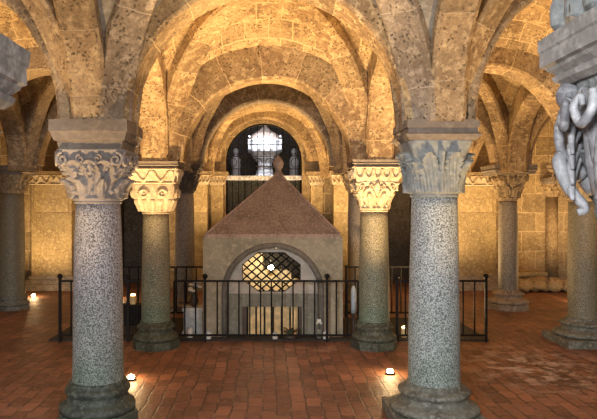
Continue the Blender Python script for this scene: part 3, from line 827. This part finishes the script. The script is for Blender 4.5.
# lunette panel with octagonal hole, lower panel with rectangular hole
ow, oz0, oz1 = .405, .625, 1.17
oc = (oz0+oz1)/2; oh = (oz1-oz0)/2
def octh(x):
    q = abs(x+.02)/ow
    return oh if q < .45 else oh*(1-(q-.45)/.55*.62)
def lun(x):
    top = asp+ar*math.sqrt(max(0, 1-(x/ar)**2))*.98
    if abs(x+.02) < ow:
        h = octh(x); return [(asp-.02, max(asp-.015, oc-h)), (min(oc+h, top), top)]
    return [(asp-.02, max(top, asp-.015))]
xs = sorted({-ar, ar, -ow-.02, ow-.02, -.02-.45*ow, -.02+.45*ow, 0} | {-ar*math.cos(PI*i/40) for i in range(41)})
bm = bmesh.new(); strips(bm, xs, lun, .09, .14); obj('lunette_panel', bm, 'plaster_pale', t)
def low(x):
    if -.42 < x < .40: return [(.42, asp-.02)]
    return [(0, asp-.02)]
bm = bmesh.new(); strips(bm, [-ar, -.42, .40, ar], low, .08, .14); obj('lower_panel', bm, 'plaster_grey', t)
# dark jambs of the lower opening and slats
bm = bmesh.new(); box(bm, -.42,-.36,.10,.16,0,.42); obj('jamb', bm, 'darkwood', t)
bm = bmesh.new(); box(bm, .36,.40,.10,.16,0,.42); obj('jamb', bm, 'darkwood', t)
for i in range(6):
    x = -.29+i*.118
    bm = bmesh.new(); box(bm, x-.046, x+.046, .15, .18, .02, .42); obj('slat', bm, 'gold', t)
bm = bmesh.new(); box(bm, -.42,.40,.30,.32,0,.45); obj('altar_front', bm, 'darkwood', t)
# lattice
bm = bmesh.new(); Lx = ow; st = .135
def inside(x, z): return abs(x) < ow and abs(z-oc) < octh(x-.02)
for s in (-1, 1):
    for k in range(-14, 15):
        c0 = k*st; run = []
        for i in range(161):
            x = -ow+2*ow*i/160; z = oc+s*(x-c0)*.86
            if inside(x, z): run.append((x-.02, .115, z))
        if len(run) > 4: tube(bm, [run[0], run[-1]], .011, 5)
obj('lattice', bm, 'iron', t)
bm = bmesh.new()
fr = [(-ow,-oh*.38),(-ow,oh*.38),(-.45*ow,oh),(.45*ow,oh),(ow,oh*.38),(ow,-oh*.38),(.45*ow,-oh),(-.45*ow,-oh),(-ow,-oh*.38)]
tube(bm, [(x-.02,.115,oc+z) for x, z in fr], .012, 6); obj('lattice_frame', bm, 'iron', t)
# inner chamber
bm = bmesh.new(); box(bm, -tw+.12, tw-.12, .95, .98, .45, tz); box(bm, -tw+.12, tw-.12, .14, .95, .44, .47); obj('inner_wall', bm, 'cream_in', t)
bm = bmesh.new(); pts = []
box(bm, -.12, .70, .84, .95, .86, 1.30); box(bm, .28, .70, .70, .84, .74, 1.30); obj('inner_relief', bm, 'iron', t)
# pyramid roof
ra = .915; ap = p2z(176, TY+.95)
bm = bmesh.new(); cy = .93; n = 12
def pyr(bm, hw, z0, z1, top=.05):
    b = [bm.verts.new((sx*hw, cy+sy*hw, z0)) for sx, sy in ((-1,-1),(1,-1),(1,1),(-1,1))]
    tt = [bm.verts.new((.09+sx*top, cy+sy*top, z1)) for sx, sy in ((-1,-1),(1,-1),(1,1),(-1,1))]
    for i in range(4): bm.faces.new((b[i], b[(i+1)%4], tt[(i+1)%4], tt[i]))
    bm.faces.new(tt); bm.faces.new(b[::-1])
pyr(bm, ra, tz+.045, ap, .055)
obj('roof', bm, 'roof', t)
bm = bmesh.new(); box(bm, -ra-.015, ra+.015, cy-ra-.015, cy+ra+.015, tz, tz+.045); obj('eaves', bm, 'roof_edge', t)
bm = bmesh.new(); 
for sx, sy in ((-1,-1),(1,-1)):
    tube(bm, [(sx*ra, cy+sy*ra, tz+.05),(.09+sx*.055, cy+sy*.055, ap)], .014, 6)
obj('hip_ridge', bm, 'roof_edge', t)
bm = bmesh.new(); k0 = (TY+.95)/F
def fz(y): return EYE+(205-y)*k0
prof = [(.075,ap-.03),(.075,fz(174)),(.05,fz(172)),(.04,fz(170)),(.05,fz(169)),(.075,fz(166.5)),(.082,fz(164)),(.075,fz(161.5)),(.045,fz(158.5)),(.022,fz(156.5)),(.006,fz(155))]
lathe(bm, prof, 24)
for v in bm.verts: v.co.y += cy; v.co.x += .09
obj('finial', bm, 'roof', t, True)
# oil lamp inside
L = thing('hanging_lamp', 'bright burning lamp behind the diamond lattice of the tomb', 'lamp', (TX-.03, TY+.42, 0))
bm = bmesh.new(); lathe(bm, [(.01,.80),(.05,.83),(.06,.88),(.055,.90)], 16); obj('bowl', bm, 'gold', L, True)
bm = bmesh.new(); tube(bm, [(0,0,.93),(0,0,tz)], .004, 5); obj('chain', bm, 'iron', L)
bm = bmesh.new(); ball(bm, (0,0,.92), .045, 1,1,1.3); obj('flame', bm, 'flame', L, True)

# ------------------------------------------------------------------ railings
def railing(x0, x1, y, zr, posts, label, sp=.148, finial=True, zb=.09, bal=None, skip=()):
    t = thing('iron_railing', label, 'railing', ((x0+x1)/2, y, 0)); c = (x0+x1)/2
    for z, nm in ((zr, 'top_rail'), (zb, 'bottom_rail')):
        bm = bmesh.new(); box(bm, x0-c, x1-c, -.014, .014, z-.012, z+.012); obj(nm, bm, 'iron', t)
    n = int(round((x1-x0)/sp))
    for i in range(n+1):
        x = x0+(x1-x0)*i/n
        if any(abs(x-p) < .05 for p in posts): continue
        bm = bmesh.new(); tube(bm, [(x-c,0,zb),(x-c,0,zr)], .0115, 6); obj('baluster', bm, 'iron', t)
    for p in posts:
        bm = bmesh.new(); box(bm, p-c-.016, p-c+.016, -.016, .016, 0, zr+.03); pp = obj('post', bm, 'iron', t)
        if finial:
            bm = bmesh.new(); ball(bm, (p-c,0,zr+.062), .036, seg=14); obj('ball_finial', bm, 'iron', pp, True)
    return t
FY = 8.40; ZR = p2z(281, FY)
railing(p2x(60,FY), p2x(138,FY), FY, ZR, [p2x(60,FY), p2x(128,FY)], 'black iron railing left of the left cream capital column')
railing(p2x(174,FY), p2x(358,FY), FY, ZR, [p2x(205,FY), p2x(327,FY)], 'black iron railing running across in front of the tomb')
railing(p2x(394,FY), p2x(486,FY), FY, ZR, [p2x(397,FY), p2x(486,FY)], 'black iron railing right of the right cream capital column')
BY = 10.15; ZB = p2z(267, BY)
railing(p2x(120,BY), p2x(175,BY), BY, ZB, [p2x(120,BY)], 'rear iron railing in the dark, left behind the green-tinged column', finial=False)
railing(p2x(176.5,BY), p2x(206,BY), BY, ZB, [p2x(206,BY)], 'short rear iron railing just left of the tomb wall', finial=False)
railing(p2x(346,BY), p2x(410,BY), BY, ZB, [p2x(346,BY), p2x(410,BY)], 'rear iron railing right of the tomb, behind the right columns', finial=False)

# ------------------------------------------------------------------ small things by the tomb
def put(px, Y): return (p2x(px, Y), Y)
x, y = put(194, 8.95)
t = thing('stone_pedestal', 'pale grey block pedestal left of the tomb behind the railing', 'pedestal', (x, y, 0))
bm = bmesh.new(); box(bm, -.13,.13,-.12,.12,.05,.34); obj('block', bm, 'bluewhite', t)
bm = bmesh.new(); box(bm, -.15,.15,-.14,.14,.0,.05); obj('foot', bm, 'bluewhite', t)
bm = bmesh.new(); box(bm, -.15,.15,-.14,.14,.34,.385); obj('slab', bm, 'bluewhite', t)
t = thing('flower_vase', 'dark vase of grey-white flowers on the pale pedestal left of the tomb', 'vase', (x, y, .385))
bm = bmesh.new(); lathe(bm, [(.03,0),(.05,.02),(.07,.08),(.04,.15),(.055,.17)], 20); obj('vase', bm, 'darkwood', t, True)
random.seed(3)
for k in range(9):
    a = k*2.4; r = .03+.08*random.random(); zq = .22+.14*random.random()
    bm = bmesh.new(); tube(bm, [(0,0,.12),(r*.6*math.cos(a), r*.6*math.sin(a), zq*.8),(r*math.cos(a), r*math.sin(a), zq)], .005, 4); obj('stem', bm, 'leafgreen', t)
    bm = bmesh.new()
    for p in range(6):
        b = p*PI/3; ball(bm, (r*math.cos(a)+.018*math.cos(b), r*math.sin(a)+.018*math.sin(b), zq), .018, seg=8)
    obj('flower', bm, 'white' if k % 3 else 'bluewhite', t, True)
def jar(px, Y, h, r, label, z=0, glow=False, mat='white'):
    x, y = put(px, Y)
    t = thing('votive_candle', label, 'candle', (x, y, z))
    bm = bmesh.new(); lathe(bm, [(r*.8,0),(r,.02),(r,h*.7),(r*.85,h*.8),(r*.6,h*.84)], 20); obj('jar', bm, mat, t, True)
    bm = bmesh.new(); lathe(bm, [(r*.7,h*.84),(r*.75,h*.93),(r*.3,h)], 20); obj('lid', bm, 'flame_small' if glow else 'bluewhite', t, True)
    return t
jar(208, 8.52, .13, .045, 'white votive candle on the floor at the left corner of the tomb')
jar(275, 8.52, .11, .036, 'white votive candle on the floor before the tomb opening, left of the plant')
jar(326, 8.52, .13, .042, 'white votive candle on the floor at the right corner of the tomb')
jar(190, 8.60, .16, .04, 'white votive candle standing before the pale pedestal')
jar(133, 9.55, .16, .05, 'small glowing amber candle on the black box at left', z=.42-.10, glow=True, mat='gold')
jar(404, 8.62, .17, .04, 'small amber votive candle beside the right foreground column', glow=True, mat='gold')
x, y = put(133, 9.55)
bm = bmesh.new(); box(bm, -.16,.16,-.12,.12,0,.32); bmesh.ops.bevel(bm, geom=bm.edges[:], offset=.02, segments=2)
o = obj('black_box', bm, 'iron'); o.location = (x, y, 0); tag(o, 'black floor box behind the left railing carrying an amber candle', 'box')
# plant bowl
x, y = put(290, 8.53)
t = thing('potted_plant', 'low bowl of dark leaves and red flowers in front of the tomb opening', 'plant', (x, y, 0))
bm = bmesh.new(); lathe(bm, [(.06,0),(.09,.03),(.10,.06),(.08,.065)], 20); obj('bowl', bm, 'darkwood', t, True)
random.seed(9)
for k in range(16):
    a = k*2.39; r = .12+.12*random.random(); h = .07+.12*random.random()
    bm = bmesh.new()
    p0 = Vector((0,0,.05)); p2 = Vector((r*math.cos(a), r*math.sin(a)*.25, h)); p1 = (p0+p2)/2+Vector((0,0,.05)); s = Vector((-math.sin(a), math.cos(a), .2))*.016
    vs = [bm.verts.new(q) for q in (p0, p1+s, p2, p1-s, p1+Vector((0,0,-.008)))]
    bm.faces.new((vs[0],vs[1],vs[4])); bm.faces.new((vs[1],vs[2],vs[4])); bm.faces.new((vs[2],vs[3],vs[4])); bm.faces.new((vs[3],vs[0],vs[4]))
    obj('leaf', bm, 'leafgreen', t)
for k in range(5):
    bm = bmesh.new(); ball(bm, (-.08+.045*k, -.02, .12+.02*(k % 3)), .012, seg=8); obj('flower', bm, 'red', t, True)
# white flower posy on right
x, y = put(319, 8.56)
t = thing('flower_posy', 'small posy of white flowers leaning on the tomb, right of its opening', 'flowers', (x, y, 0))
bm = bmesh.new(); lathe(bm, [(.03,0),(.035,.12),(.025,.14)], 14); obj('holder', bm, 'plaster_grey', t, True)
for k in range(6):
    a = k*PI/3; bm = bmesh.new(); ball(bm, (.025*math.cos(a), .012*math.sin(a), .22+.018*(k % 3)), .020, seg=8); obj('flower', bm, 'white', t, True)
bm = bmesh.new(); tube(bm, [(0,0,.12),(0,0,.22)], .006, 5); obj('stem', bm, 'leafgreen', t)
# tall pale candle holder right of tomb
x, y = put(353.5, 8.75)
t = thing('candle_stand', 'tall pale blue candle stand between tomb and right cream capital column', 'candle stand', (x, y, 0))
bm = bmesh.new(); lathe(bm, [(.07,0),(.07,.03),(.03,.05),(.025,.30),(.045,.33)], 16); obj('foot', bm, 'darkwood', t, True)
bm = bmesh.new(); lathe(bm, [(.038,.33),(.040,.60),(.030,.66),(.015,.70)], 16); obj('candle', bm, 'bluewhite', t, True)

# ------------------------------------------------------------------ lamps
def light(name, kind, loc, energy, col, **kw):
    d = bpy.data.lights.new(name, kind); d.energy = energy; d.color = col
    for k, v in kw.items(): setattr(d, k, v)
    o = bpy.data.objects.new(name, d); C.objects.link(o); o.location = loc
    return o
WARM = (1.0, .66, .31)
def uplight(x, y, e, label, vis=True, tilt=(0,0), size=math.radians(104), glow=9):
    if y > 9 and abs(x) > 2: size = math.radians(165); e *= 2.2
    elif y > 11: e *= 4
    t = thing('floor_uplight', label, 'lamp', (x, y, 0))
    bm = bmesh.new(); lathe(bm, [(.052,0),(.052,.015),(.045,.02),(.03,.018)], 24); obj('housing', bm, 'iron', t, True)
    bm = bmesh.new(); ball(bm, (0,0,.03), .036, 1,1,.8); obj('lens', bm, 'lamp', t, True)
    s = light('uplight_beam', 'SPOT', (0,0,.10), e, WARM, spot_size=size, spot_blend=.7, shadow_soft_size=.08)
    s.parent = t; s.rotation_euler = (PI+tilt[0], tilt[1], 0)
    if glow:
        g_ = light('uplight_spill', 'POINT', (0,0,.12), glow, WARM, shadow_soft_size=.05); g_.parent = t
    return t
uplight(p2x(131,6.57), 6.57, 900, 'glowing round floor lamp beside the left foreground column base')
uplight(p2x(390,6.80), 6.80, 900, 'glowing round floor lamp left of the right foreground column base')
uplight(-4.62, 12.5, 105, 'glowing floor lamp before the broad pier at far left')
uplight(3.1, 12.3, 260, 'assumed floor lamp hidden behind the right foreground column')  # assumed lamp, unseen, lights the back wall at right
uplight(-2.9, 12.3, 60, 'assumed floor lamp hidden behind the left foreground column')  # assumed lamp, out of sight, for the back wall at left
uplight(5.95, 11.9, 170, 'added floor lamp at the back right hidden behind the right edge column')  # added lamp, kept out of sight, to light the back right
uplight(-1.1, 12.2, 130, 'assumed floor lamp behind the tomb, left side', glow=0)  # unseen lamp, assumed for the bright rear vault
uplight(1.0, 12.2, 130, 'assumed floor lamp behind the tomb, right side', glow=0)  # assumed twin on the right, unseen, for the same vault
uplight(-4.2, 6.6, 210, 'assumed floor lamp in the left aisle beyond the left foreground column', glow=8, size=2.4)  # lamp assumed outside the view to light the left aisle vaults
uplight(4.3, 6.2, 330, 'assumed floor lamp in the right aisle beyond the right foreground column', glow=8, size=2.4)  # lamp assumed outside the view to light the right aisle vaults
uplight(2.5, 9.4, 130, 'added floor lamp in the right aisle behind the right foreground column', glow=6)  # added lamp, kept out of sight, to light the right aisle
l = light('candle_glow', 'POINT', (TX-.03, TY+.40, .98), 20, (1,.75,.42), shadow_soft_size=.04); l.parent = None
uplight(-1.95, 3.9, 420, 'assumed floor lamp standing before the left foreground column, on its aisle side', glow=0)  # assumed unseen lamp, warms the near arches at left
uplight(1.95, 3.9, 420, 'assumed floor lamp standing before the right foreground column, on its aisle side', glow=0)  # assumed unseen lamp, warms the near arches at right
# assumed cool fill light added behind the viewer, with no modelled source
a = light('assumed_front_fill', 'AREA', (-1.5, -1.3, 2.9), 215, (.97,.98,1.0), shape='RECTANGLE', size=1.3, size_y=1.1, spread=math.radians(130))
a.rotation_euler = (math.radians(66), 0, math.radians(-12))
a = light('right_fill', 'AREA', (1.3, -1.3, 2.3), 100, (.97,.98,1.0), shape='RECTANGLE', size=1.6, size_y=1.2, spread=math.radians(140))  # added fill from the right, brightens the near left capital slab
a.rotation_euler = (math.radians(76), 0, math.radians(10))
a2 = light('recess_fill', 'AREA', (-.07, WY+.62, 3.55), 26, (.86,.9,1.0), shape='RECTANGLE', size=1.2, size_y=.3); a2.rotation_euler = (math.radians(38), 0, 0)  # added light without a fixture, brightens the tabernacle

w = bpy.data.worlds.new('World'); sc.world = w; w.use_nodes = True
w.node_tree.nodes['Background'].inputs[0].default_value = (.75,.78,.9,1); w.node_tree.nodes['Background'].inputs[1].default_value = .35

cam = bpy.data.cameras.new('camera'); co = bpy.data.objects.new('camera', cam); C.objects.link(co)
co.location = (0, 0, EYE); co.rotation_euler = (PI/2, 0, 0)
cam.sensor_width = 36; cam.lens = F/597*36; cam.shift_x = (298.5-VX)/597; cam.shift_y = -(209.5-HY)/597; cam.clip_start = .05
sc.camera = co
sc.view_settings.view_transform = 'Standard'; sc.view_settings.look = 'None'; sc.view_settings.gamma = 1; sc.view_settings.exposure = 0
